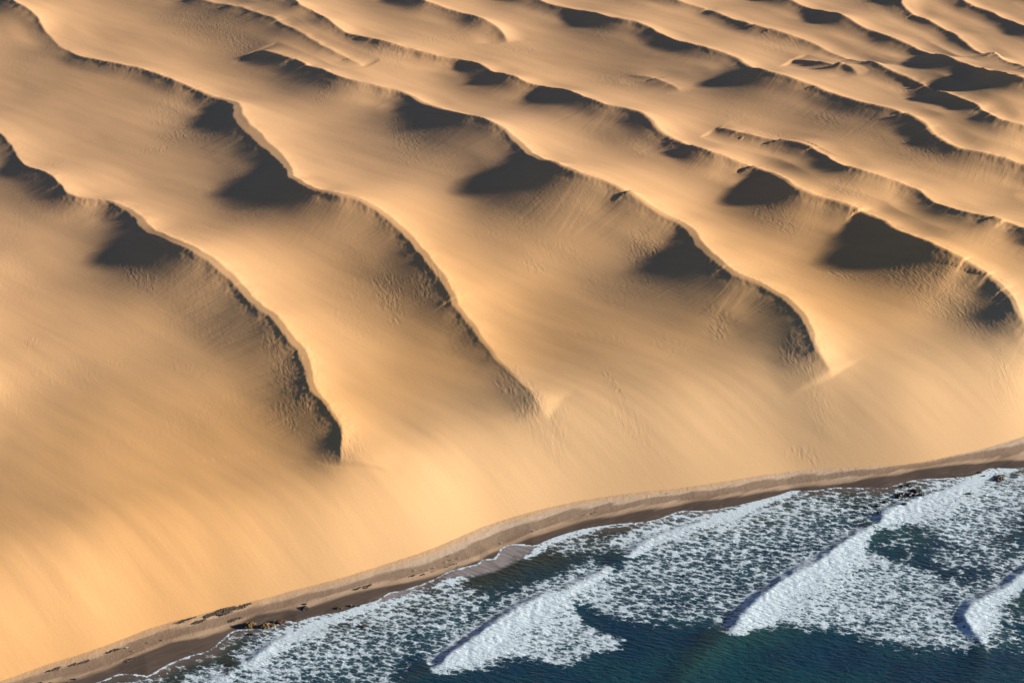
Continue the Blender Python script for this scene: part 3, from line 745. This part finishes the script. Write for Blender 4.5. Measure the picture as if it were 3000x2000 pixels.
for W in WAVES:
    P = catmull(to_world(W, 0.0), 2.0)
    d, s, par = poly_dist(SX, SY, P, limit=60)
    hit = d < 1e8
    par = np.where(hit, par, 0)
    h = (0.58 + 0.04 * sstep(0.5, 4, lerp_col(P, par, 3))) * lerp_col(P, par, 2) * sstep(0, 6, par) * sstep(len(P) - 1, len(P) - 7, par)
    fw = lerp_col(P, par, 3)
    sd = np.where(hit, d * s, 1e9) + 0.8 * noise(SX / 5, SY / 5, 95) * np.clip(fw / 3, 0.2, 1)
    face = 3.4 + 1.5 * h + sstep(2.5, 0, fw) * 7.0
    front = sstep(-face, 0.3, sd)
    back = np.exp(-np.maximum(sd, 0) / (5 + 4 * h)) * 0.75 + 0.25 * np.exp(-(np.maximum(sd, 0) / 30) ** 2)
    trough = -0.10 * h * np.exp(-((sd + face + 4) / 5) ** 2)
    SZ += np.where(hit, h * np.where(sd < 0.3, front, back) + trough, 0)
    brk = sstep(0.5, 2.5, fw)
    FD = np.where(hit & (sd > -face) & (fw > 0.5), np.minimum(FD, np.maximum(sd, 0)), FD)
    DENS = np.maximum(DENS, np.where(hit, 0.70 * brk * sstep(-face - 9, -face - 3, sd) * sstep(2, -1, sd), 0))
    dn = sstep(-face * 0.6, -0.2, sd) * sstep(fw * 2.4 + 1.5, fw * 0.5, sd) * sstep(0.2, 2.0, fw)
    DENS = np.maximum(DENS, np.where(hit, dn * (0.80 + 0.17 * np.clip(fw / 7, 0, 1)), 0))
    PILE = np.maximum(PILE, np.where(hit, sstep(-face * 0.5, 0.3, sd) * sstep(fw * 2.0 + 2, fw * 0.2, sd) * np.clip(fw / 6, 0, 1), 0))
# thin line of foam along the water's edge
TONGUE = [(1300,1690),(1340,1668),(1400,1648),(1408,1636),(1446,1633),(1458,1621),(1463,1604),(1489,1592),(1527,1590),(1578,1594),(1545,1622),(1505,1646),(1445,1672),(1390,1684)]
FILMS = [TONGUE, [(1110,1762),(1127,1740),(1140,1732),(1178,1727),(1215,1716),(1240,1712),(1180,1742)], [(405,1962),(430,1950),(470,1930),(520,1905),(560,1900),(570,1915),(520,1935),(470,1962),(425,1980)], [(2000,1502),(2040,1494),(2110,1489),(2162,1480),(2100,1500)]]
FILM = np.zeros(SX.shape)
for poly in FILMS:
    P = to_world(poly, 0.35); P2 = np.vstack([P, P[:1]])
    m = (SX > P[:, 0].min() - 3) & (SX < P[:, 0].max() + 3) & (SY > P[:, 1].min() - 3) & (SY < P[:, 1].max() + 3)
    x, y = SX[m], SY[m]
    d, _, _ = _seg_walk(x, y, P2, np.arange(len(P2) - 1))
    ins = np.zeros(x.shape, bool)
    for i in range(len(P)):
        (xa, ya), (xb, yb) = P2[i], P2[i + 1]
        ins ^= ((ya > y) != (yb > y)) & (x < (xb - xa) * (y - ya) / (yb - ya + 1e-12) + xa)
    FILM[m] = np.maximum(FILM[m], sstep(-1.5, 1.0, np.where(ins, d, -d)))
DENS *= 1.10 - 0.26 * sstep(4, 36, FD)
DENS *= 1 - 0.85 * FILM
edge = sstep(-1.5, -0.5, SDW) * np.clip(0.95 + 0.8 * noise(SX / 22, SY / 22, 96), 0.3, 1) * (0.8 + 0.5 * noise(SX / 5, SY / 5, 94))
DENS = np.maximum(DENS * (0.94 + 0.38 * fbm(SX / 14, SY / 8, 3, 97)), edge)
# turbulent piles of foam and choppy water
SZ += PILE * (0.20 * noise(SX / 2.6, SY / 2.6, 98) + 0.16 * noise(SX / 1.3, SY / 1.3, 99))
SZ += 0.10 * np.clip(DENS, 0, 1) * (noise(SX / 2.2, SY / 1.7, 100) + 0.6 * noise(SX / 1.25, SY / 1.25, 101)) * sstep(0, -8, SDW)
SZ += 0.07 * noise((SX * 0.9 - SY * 0.43) / 5.0, (SX * 0.43 + SY * 0.9) / 2.2, 102) * sstep(-2, -12, SDW)
CREST = SZ.copy()
bedz = beach_h(SX, SY, np.where(SDW > 40, -80, SDW), np.full(SX.shape, 50.0))
film = np.maximum(bedz + 0.05 + 0.02 * sstep(0, -3, SDW), 0.0 + SZ * sstep(-1.0, -14, SDW) + 0.12 * sstep(-3, -12, SDW))
SZ = np.where(SDW > 0, bedz - 0.25 * SDW - 0.02, film)
sea_me, sused = grid_mesh('sea', SX, SY, SZ, keep=skeep)
attr(sea_me, 'foam', np.clip(DENS, 0, 1), sused)
attr(sea_me, 'pile', PILE, sused)
attr(sea_me, 'crest', CREST, sused)
attr(sea_me, 'film', FILM, sused)
attr(sea_me, 'shore', SDW, sused)
attr(sea_me, 'depth', SZ - bedz, sused)

def sea_material():
    t = NT('sea water and foam')
    f, pile, sh, dep, crest = t.attr('foam'), t.attr('pile'), t.attr('shore'), t.attr('depth'), t.attr('crest')
    f = t.math('MULTIPLY_ADD', pile, 0.35, f)
    ROT = R(12)
    # lacy foam: cell walls broken up at two sizes
    wn_ = t.n('ShaderNodeTexNoise'); t.l(t.pos((1, 1, 0)), wn_.inputs['Vector']); wn_.inputs['Scale'].default_value = 0.55; wn_.inputs['Detail'].default_value = 3
    def lace(scale, amt):
        p = t.pos((0.50 * scale, 1.0 * scale, 0), ROT)
        o = t.n('ShaderNodeVectorMath', operation='MULTIPLY_ADD'); t.l(wn_.outputs['Color'], o.inputs[0]); o.inputs[1].default_value = (amt, amt, 0); t.l(p, o.inputs[2])
        v = t.n('ShaderNodeTexVoronoi', voronoi_dimensions='2D', feature='F1'); t.l(o.outputs[0], v.inputs['Vector']); v.inputs['Scale'].default_value = 1.0
        return v.outputs['Distance']
    l1, l2 = lace(0.60, 1.3), lace(1.5, 1.8)
    nz = t.noise(t.pos((0.40, 0.9, 0), ROT), 2.6, 5, 0.72, 0.6)
    lv = t.math('ADD', t.math('ADD', t.math('MULTIPLY', l1, 0.70), t.math('MULTIPLY', l2, 0.34)), t.math('MULTIPLY', nz, 0.46))   # about 0.4 .. 1.1
    th = t.ramp(f, 0.0, 1.0, 1.12, 0.30)
    th = t.math('MULTIPLY_ADD', f, -0.78, 1.15)
    fo = t.ramp(t.math('SUBTRACT', lv, th), -0.20, 0.24)
    fo = t.math('MULTIPLY', fo, t.ramp(f, 0.03, 0.20))
    # water: sea-green to deep blue, sandy in the shallows
    bn = t.noise(t.pos((0.03, 0.05, 0)), 1.0, 2, 0.5)
    deep = t.mix(t.ramp(bn, 0.35, 0.65), (0.004, 0.036, 0.078), (0.006, 0.052, 0.082))
    deep = t.mix(t.ramp(crest, 0.25, 1.0, 0.0, 0.35), deep, (0.035, 0.095, 0.070))  # green of light shining through thin crests, put into the water colour
    c = t.mix(t.ramp(sh, -26, -7), deep, (0.030, 0.045, 0.042))
    c = t.mix(t.ramp(sh, -8, -1.5), c, (0.115, 0.095, 0.085))
    fs = t.noise(t.pos((0.9, 0.10, 0), R(118)), 1.0, 4, 0.6, 0.2)
    film = t.math('MULTIPLY', t.attr('film'), t.ramp(fs, 0.30, 0.70, 0.45, 1.0))
    c = t.mix(film, c, (0.30, 0.28, 0.30))
    c = t.mix(t.ramp(f, 0.25, 0.95, 0.0, 0.55), c, (0.075, 0.165, 0.235))
    fo = t.math('MULTIPLY', fo, t.ramp(nz, 0.2, 0.62, 0.55, 1.0))
    c = t.mix(fo, c, (0.64, 0.79, 0.93))
    t.l(c, t.b.inputs['Base Color'])
    t.l(t.ramp(fo, 0, 1, 0.14, 0.9), t.b.inputs['Roughness'])
    t.b.inputs['IOR'].default_value = 1.333
    t.l(t.ramp(fo, 0, 1, 0.5, 0.1), t.b.inputs['Specular IOR Level'])
    w1 = t.noise(t.pos((0.22, 0.75, 0), R(14)), 1.0, 4, 0.6, 0.3)
    w2 = t.noise(t.pos((1.0, 2.0, 0), R(14)), 1.0, 3, 0.6, 0.2)
    b = t.bump(w1, t.ramp(sh, -2, -14, 0.05, 0.85), 1.0)
    b = t.bump(w2, t.ramp(sh, -2, -14, 0.05, 0.35), 0.3, b)
    b = t.bump(fo, 0.7, 0.25, b)
    t.l(b, t.b.inputs['Normal'])
    return t.m
sea = link('sea', sea_me, 'structure', sea_material())
sea['label'] = 'dark teal sea with rows of breaking waves and lacy white foam'

# ---------------------------------------------------------------- rocks in the surf
def plain(name, col, rough=0.8, spec=0.3, var=None, scale=2.0, bump=0.0):
    t = NT(name)
    g = t.n('ShaderNodeTexCoord')
    n = t.noise(g.outputs['Object'], scale, 4, 0.65)
    c = t.mix(t.ramp(n, 0.35, 0.7), col, var or tuple(0.6 * v for v in col))
    t.l(c, t.b.inputs['Base Color']); t.b.inputs['Roughness'].default_value = rough; t.b.inputs['Specular IOR Level'].default_value = spec
    if bump:
        t.l(t.bump(n, 0.6, bump), t.b.inputs['Normal'])
    return t.m
ROCK_GOLD = plain('kelp covered rock', (0.17, 0.105, 0.035), 0.55, 0.4, (0.035, 0.026, 0.014), 1.4, 0.2)
ROCK_RED = plain('reddish wet rock', (0.10, 0.045, 0.03), 0.5, 0.4, (0.03, 0.018, 0.016), 1.4, 0.2)
ROCK_DARK = plain('dark wet rock', (0.030, 0.028, 0.026), 0.45, 0.45, (0.012, 0.012, 0.013), 1.4, 0.2)

def rock_mesh(name, rx, ry, rz, seed, spiky=0.35):
    bm = bmesh.new()
    bmesh.ops.create_icosphere(bm, subdivisions=4, radius=1.0)
    q = np.array([v.co for v in bm.verts])
    n1 = noise(q[:, 0] * 1.3 + seed * 3.1, q[:, 1] * 1.3 + q[:, 2] * 0.9, seed)
    n2 = noise(q[:, 0] * 3.1 + seed, q[:, 1] * 3.1 - q[:, 2] * 2.1, seed + 5)
    n3 = noise(q[:, 0] * 7 + seed, q[:, 1] * 7 + q[:, 2] * 5, seed + 9)
    k = 1 + spiky * (1.2 * n1 + 1.0 * n2 + 0.5 * n3)
    k = np.round(k * 9) / 9 * 0.5 + k * 0.5
    for i, v in enumerate(bm.verts):
        v.co = (q[i, 0] * k[i] * rx, q[i, 1] * k[i] * ry, q[i, 2] * k[i] * rz)
    me = bpy.data.meshes.new(name); bm.to_mesh(me); bm.free()
    return me

def tag(o, label, cat, group=None):
    o['label'] = label; o['category'] = cat
    if group:
        o['group'] = group
    return o

def water_z(x, y):
    ix = int(np.argmin(np.abs(sx_ - x))); iy = int(np.argmin(np.abs(sy_ - y)))
    return float(SZ[iy, ix]) if SDW[iy, ix] < 0 else float(beach_h(np.array([x]), np.array([y]))[0])

ROCKS = [  # column, row, width px, height m, material, label
    (733,1831,34,1.7,ROCK_GOLD,'largest golden brown kelp-covered rock at the water edge, left of its pair'),
    (777,1833,30,1.6,ROCK_GOLD,'golden brown rock right of the largest kelp-covered one at the water edge'),
    (799,1832,14,1.0,ROCK_GOLD,'small brown rock touching the right end of the kelp-covered pair'),
    (823,1820,28,0.7,ROCK_RED,'long low reddish rock awash just right of the kelp-covered rocks'),
    (802,1819,10,0.8,ROCK_DARK,'small dark rock on the wet sand side of the reddish rock'),
    (740,1856,10,0.6,ROCK_DARK,'small dark rock in the wash below the kelp-covered rocks'),
    (892,1779,22,0.9,ROCK_DARK,'dark boulder on the damp sand with a tan pebble side, alone above the surf'),
    (894,1766,9,0.5,ROCK_DARK,'small dark stone just above the lone boulder on the damp sand'),
    (990,1779,11,0.6,ROCK_DARK,'small dark stone on wet sand right of the lone boulder'),
    (1000,1779,7,0.4,ROCK_GOLD,'tiny brown stone beside the small dark stone on wet sand'),
    (1028,1773,9,0.6,ROCK_DARK,'left stone of the short dark row at the edge of the wash'),
    (1040,1773,8,0.5,ROCK_DARK,'middle stone of the short dark row at the edge of the wash'),
    (1052,1772,7,0.4,ROCK_DARK,'right stone of the short dark row at the edge of the wash'),
    (1068,1832,17,0.8,ROCK_DARK,'single dark rock poking through dense foam left of the middle breaker'),
    (119,1998,11,0.7,ROCK_DARK,'leftmost of the dark stones cut by the bottom edge of the picture'),
    (148,1999,13,0.7,ROCK_DARK,'middle of the dark stones cut by the bottom edge of the picture'),
    (196,1999,10,0.6,ROCK_DARK,'right of the dark stones cut by the bottom edge of the picture'),
    (221,1986,7,0.6,ROCK_DARK,'round dark stone alone on damp sand near the bottom left'),
    (2637,1451,32,1.0,ROCK_DARK,'left of three dark rocks in a row where the big breaker meets the shore'),
    (2668,1449,28,1.0,ROCK_DARK,'middle of three dark rocks in a row where the big breaker meets the shore'),
    (2698,1449,22,0.9,ROCK_DARK,'right of three dark rocks in a row where the big breaker meets the shore'),
    (2684,1437,32,0.8,ROCK_DARK,'long dark rock behind the row of three where the big breaker ends'),
    (2667,1419,20,0.6,ROCK_DARK,'dark rock awash nearest the damp sand on the right shore'),
    (2642,1423,14,0.5,ROCK_DARK,'small dark rock left of the one nearest the damp sand'),
    (2594,1469,15,0.7,ROCK_DARK,'dark rock left of the row of three amid streaked foam'),
    (2571,1480,16,0.7,ROCK_DARK,'flat dark rock in foam, farthest left of the shore rocks'),
    (2650,1474,16,0.8,ROCK_DARK,'dark rock half covered by the tip of the big breaker'),
    (2575,1500,14,0.9,ROCK_DARK,'dark rock in the trough right in front of the big breaker'),
    (2539,1485,9,0.5,ROCK_DARK,'tiny dark rock in foam at the far left of the shore rocks'),
    (2928,1401,38,1.0,ROCK_DARK,'broad dark rock ringed by foam near the right edge of the picture'),
    (2883,1392,7,0.5,ROCK_DARK,'tiny dark stone left of the broad foam-ringed rock'),
    (2871,1382,11,0.5,ROCK_DARK,'small dark stone on damp sand above the foam-ringed rock'),
    (2841,1445,9,0.7,ROCK_DARK,'lone dark stone inside the wide foam field on the right'),
    (2003,1684,9,0.6,ROCK_DARK,'lone dark stone in the foam between the two long breakers'),
]
for i, (u, v, wpx, hz, m, lab) in enumerate(ROCKS):
    x, y = at(u, v, 0.6)
    z0 = water_z(x, y)
    x, y = at(u, v, z0 + 0.3)
    z0 = water_z(x, y)
    rx = 0.5 * wpx * float(np.hypot(y, CAM_H)) / FPX
    me = rock_mesh('rock', rx, rx * (0.62 if wpx > 12 else 0.8), hz * 1.15, 200 + i * 7, 0.42 if m is ROCK_GOLD else 0.34)
    me.materials.append(m)
    o = link('rock', me)
    o.location = (x, y, z0 - 0.12 * hz)
    o.rotation_euler = (0, 0, R(20) + rnd.uniform(-0.3, 0.3))
    tag(o, lab, 'rock')

# ---------------------------------------------------------------- seaweed cast up on the sand
WEED = plain('dry dark seaweed', (0.17, 0.135, 0.11), 0.9, 0.15, (0.07, 0.058, 0.052), 1.2, 0.2)
def weed_mesh(lx, ly, n, seed):
    """a heap of flat curled fronds"""
    r = random.Random(seed)
    bm = bmesh.new()
    for i in range(n):
        a = r.uniform(0, math.tau); q = math.sqrt(r.random())
        cx, cy = math.cos(a) * q * lx, math.sin(a) * q * ly * (0.6 + 0.4 * math.sin(3 * a + seed))
        th = r.gauss(0, 0.5); L = r.uniform(0.5, 1.6) * min(1.0, 0.35 + ly * 0.4); w = r.uniform(0.10, 0.3)
        dx, dy = math.cos(th), math.sin(th)
        prev = None
        for k in range(4):
            f = k / 3 - 0.5
            z = 0.05 + 0.16 * r.random() * (1 - abs(q)) + 0.08 * math.sin(k * 2.1 + i)
            ox, oy = cx + dx * f * L, cy + dy * f * L + 0.15 * math.sin(f * 4 + i)
            ww = w * (1 - 1.4 * abs(f) ** 2)
            p = [bm.verts.new((ox - dy * ww, oy + dx * ww, z)), bm.verts.new((ox, oy, z + 0.07)), bm.verts.new((ox + dy * ww, oy - dx * ww, z))]
            if prev:
                bm.faces.new((prev[0], prev[1], p[1], p[0])); bm.faces.new((prev[1], prev[2], p[2], p[1]))
            prev = p
    me = bpy.data.meshes.new('seaweed_heap'); bm.to_mesh(me); bm.free()
    me.materials.append(WEED)
    return me
WEEDS = [(645,1792,46,13,420,'large dark bed of dried seaweed on the upper beach'), (700,1779,40,5,120,'thin tail of dried seaweed stretching right from the large bed'),
         (584,1820,20,4,110,'narrow dark strip of seaweed left of the large bed'), (545,1816,30,4,60,'sparse broken line of seaweed under the dune foot, left of the strip'),
         (690,1812,22,6,130,'dark seaweed clump on the damp line above the kelp-covered rocks'), (334,1905,20,4,60,'faint dark seaweed streak beside the two leftmost gulls'),
         (216,1946,10,3,45,'small dark seaweed clump on the lower left beach'), (160,1960,22,4,60,'ragged seaweed streak nearest the bottom left corner'), (248,1938,14,3,40,'short seaweed streak between two clumps on the lower left beach'),
         (383,1930,18,5,70,'dark seaweed patch on the damp line below the left gulls'), (1340,1659,10,2,30,'right piece of the broken seaweed line below the gull flock'), (1315,1664,10,2,30,'middle piece of the broken seaweed line below the gull flock'),
         (1237,1683,9,2,30,'seaweed scraps below the left gulls of the flock'), (1205,1687,11,2,36,'leftmost seaweed scraps of the broken line below the flock'), (1045,1724,14,3,40,'scattered seaweed bits on the beach above the short row of stones'),
         (1075,1717,16,5,46,'scattered weed bits between the lone boulder and the gull flock')]
for i, (u, v, a, b, n, lab) in enumerate(WEEDS):
    x, y = at(u, v, 1.6)
    z0 = float(beach_h(np.array([x]), np.array([y]))[0])
    x, y = at(u, v, z0)
    k = float(np.hypot(y, CAM_H)) / FPX
    o = link('seaweed_patch', weed_mesh(a * k, b * k / 0.6, n, 300 + i))
    o.location = (x, y, z0 + 0.03)
    o.rotation_euler = (0.0, 0.0, R(27))
    tag(o, lab, 'seaweed')

# ---------------------------------------------------------------- gulls standing on the beach
G_WHITE = plain('white plumage', (0.82, 0.82, 0.80), 0.8, 0.2, (0.74, 0.74, 0.73), 5)
G_GREY = plain('grey wing feathers', (0.17, 0.18, 0.20), 0.8, 0.2, (0.11, 0.115, 0.13), 5)
G_DARK = plain('brown plumage', (0.055, 0.045, 0.038), 0.85, 0.2, (0.03, 0.026, 0.022), 5)
G_BEAK = plain('yellow beak', (0.65, 0.40, 0.06), 0.5, 0.4)
G_LEG = plain('dark leg', (0.10, 0.08, 0.06), 0.7, 0.3)
def lathe(name, pts, mat, seg=10):
    """rings (x, z, half width, half height) along the body"""
    bm = bmesh.new(); rings = []
    for (x, z, w, h) in pts:
        rings.append([bm.verts.new((x, w * math.cos(math.tau * k / seg), z + h * math.sin(math.tau * k / seg))) for k in range(seg)])
    for a, b in zip(rings, rings[1:]):
        for k in range(seg):
            bm.faces.new((a[k], a[(k + 1) % seg], b[(k + 1) % seg], b[k]))
    bm.faces.new(rings[0][::-1]); bm.faces.new(rings[-1])
    bmesh.ops.recalc_face_normals(bm, faces=bm.faces)
    for f in bm.faces:
        f.smooth = True
    me = bpy.data.meshes.new(name); bm.to_mesh(me); bm.free()
    me.materials.append(mat)
    return me
def gull_parts(body_mat, wing_mat):
    body = lathe('body', [(-0.30,0.27,0.015,0.012),(-0.24,0.275,0.05,0.035),(-0.12,0.27,0.095,0.085),(0.0,0.265,0.115,0.11),(0.12,0.29,0.10,0.105),(0.18,0.335,0.07,0.075),(0.205,0.40,0.05,0.055),(0.225,0.45,0.052,0.055),(0.255,0.47,0.050,0.048),(0.29,0.465,0.03,0.03),(0.305,0.46,0.012,0.012)], body_mat, 12)
    wing = lathe('wing', [(-0.42,0.285,0.006,0.006),(-0.30,0.295,0.020,0.025),(-0.12,0.31,0.028,0.055),(0.04,0.31,0.030,0.07),(0.13,0.315,0.020,0.05),(0.17,0.32,0.006,0.01)], wing_mat, 8)
    tail = lathe('tail', [(-0.40,0.265,0.05,0.006),(-0.32,0.268,0.045,0.010),(-0.24,0.27,0.03,0.015)], body_mat, 8)
    beak = lathe('beak', [(0.30,0.46,0.014,0.014),(0.34,0.455,0.010,0.012),(0.37,0.445,0.002,0.003)], G_BEAK, 6)
    bm = bmesh.new()
    for x0, z0, x1, z1, r_ in ((0.0,0.19,0.01,0.10,0.010),(0.01,0.10,0.0,0.0,0.008)):
        a = [bm.verts.new((x0 + r_ * math.cos(q), r_ * math.sin(q), z0)) for q in (0, 2.1, 4.2)]
        b = [bm.verts.new((x1 + r_ * math.cos(q), r_ * math.sin(q), z1)) for q in (0, 2.1, 4.2)]
        for k in range(3):
            bm.faces.new((a[k], a[(k + 1) % 3], b[(k + 1) % 3], b[k]))
    f = [bm.verts.new(p) for p in ((-0.01, 0, 0.012), (0.07, 0.03, 0.004), (0.08, 0, 0.006), (0.07, -0.03, 0.004))]
    bm.faces.new(f)
    leg = bpy.data.meshes.new('leg'); bm.to_mesh(leg); bm.free(); leg.materials.append(G_LEG)
    return [('body', body, (0, 0, 0), 0), ('wing', wing, (0, 0.085, 0), 0.10), ('wing', wing, (0, -0.085, 0), -0.10), ('tail', tail, (0, 0, 0), 0), ('beak', beak, (0, 0, 0), 0), ('leg', leg, (0, 0.04, 0), 0), ('leg', leg, (0.02, -0.04, 0), 0)]
WHITE_GULL, DARK_GULL = gull_parts(G_WHITE, G_GREY), gull_parts(G_DARK, G_DARK)
FLOCK = 'gulls resting on the beach'
GULLS = [(1317.5,1629,0,'white gull at the top of the flock, farthest from the water'), (1345.5,1635.5,0,'white gull at the right end of the flock near the foam tongue'), (1324,1640.5,0,'white gull in the upper middle of the flock, second row'),
         (1307.7,1647,0,'white gull on the left of the upper four in the flock'), (1274,1663.8,0,'white gull standing alone in the gap of the flock'), (1254,1669.6,0,'white gull, right one of the close pair in the lower flock'),
         (1240,1669.6,0,'white gull, left one of the close pair in the lower flock'), (1217,1670.7,0,'white gull at the left end of the flock'), (1326,1653.7,1,'dark brown gull, left one of the pair below the white gulls'),
         (1337.5,1652,1,'dark brown gull, right one of the pair below the white gulls'), (1312.5,1660.6,1,'dark brown gull alone above the seaweed line of the flock'), (1272,1674,1,'dark brown gull lowest in the flock, close to the wet sand'),
         (1751,1499,0,'white gull, right of three above the long foam line'), (1742,1504,0,'white gull, middle of three above the long foam line'), (1719,1509,0,'white gull, left of three above the long foam line'),
         (1565.6,1556,0,'single gull on the sand right of the foam tongue'), (1470,1591.5,0,'single gull standing right above the foam tongue'), (373,1898,0,'white gull, farthest left on the beach'), (390,1907,0,'white gull nearest the damp sand among the left four'),
         (438,1882,0,'white gull third from the left on the beach'), (478,1874.5,0,'white gull fourth from the left on the beach'), (1960.5,1445,0,'lone gull at the upper edge of the dark sand on the right beach')]
for i, (u, v, dark, lab) in enumerate(GULLS):
    x, y = at(u, v, 1.5)
    for _ in range(3):
        z0 = float(beach_h(np.array([x]), np.array([y]))[0]); x, y = at(u, v, z0 + 0.1)
    e = bpy.data.objects.new('gull', None); scene.collection.objects.link(e)
    e.location = (x, y, z0 + 0.01); e.rotation_euler = (0, 0, rnd.uniform(-0.9, 0.9) + R(-10) + (math.pi if rnd.random() < 0.25 else 0)); e.scale = (1.25,) * 3
    e.empty_display_size = 0.2
    tag(e, lab, 'gull', FLOCK)
    for nm, me, loc, rz in (DARK_GULL if dark else WHITE_GULL):
        p = bpy.data.objects.new(nm, me); scene.collection.objects.link(p)
        p.parent = e; p.location = loc; p.rotation_euler = (0, 0, rz)
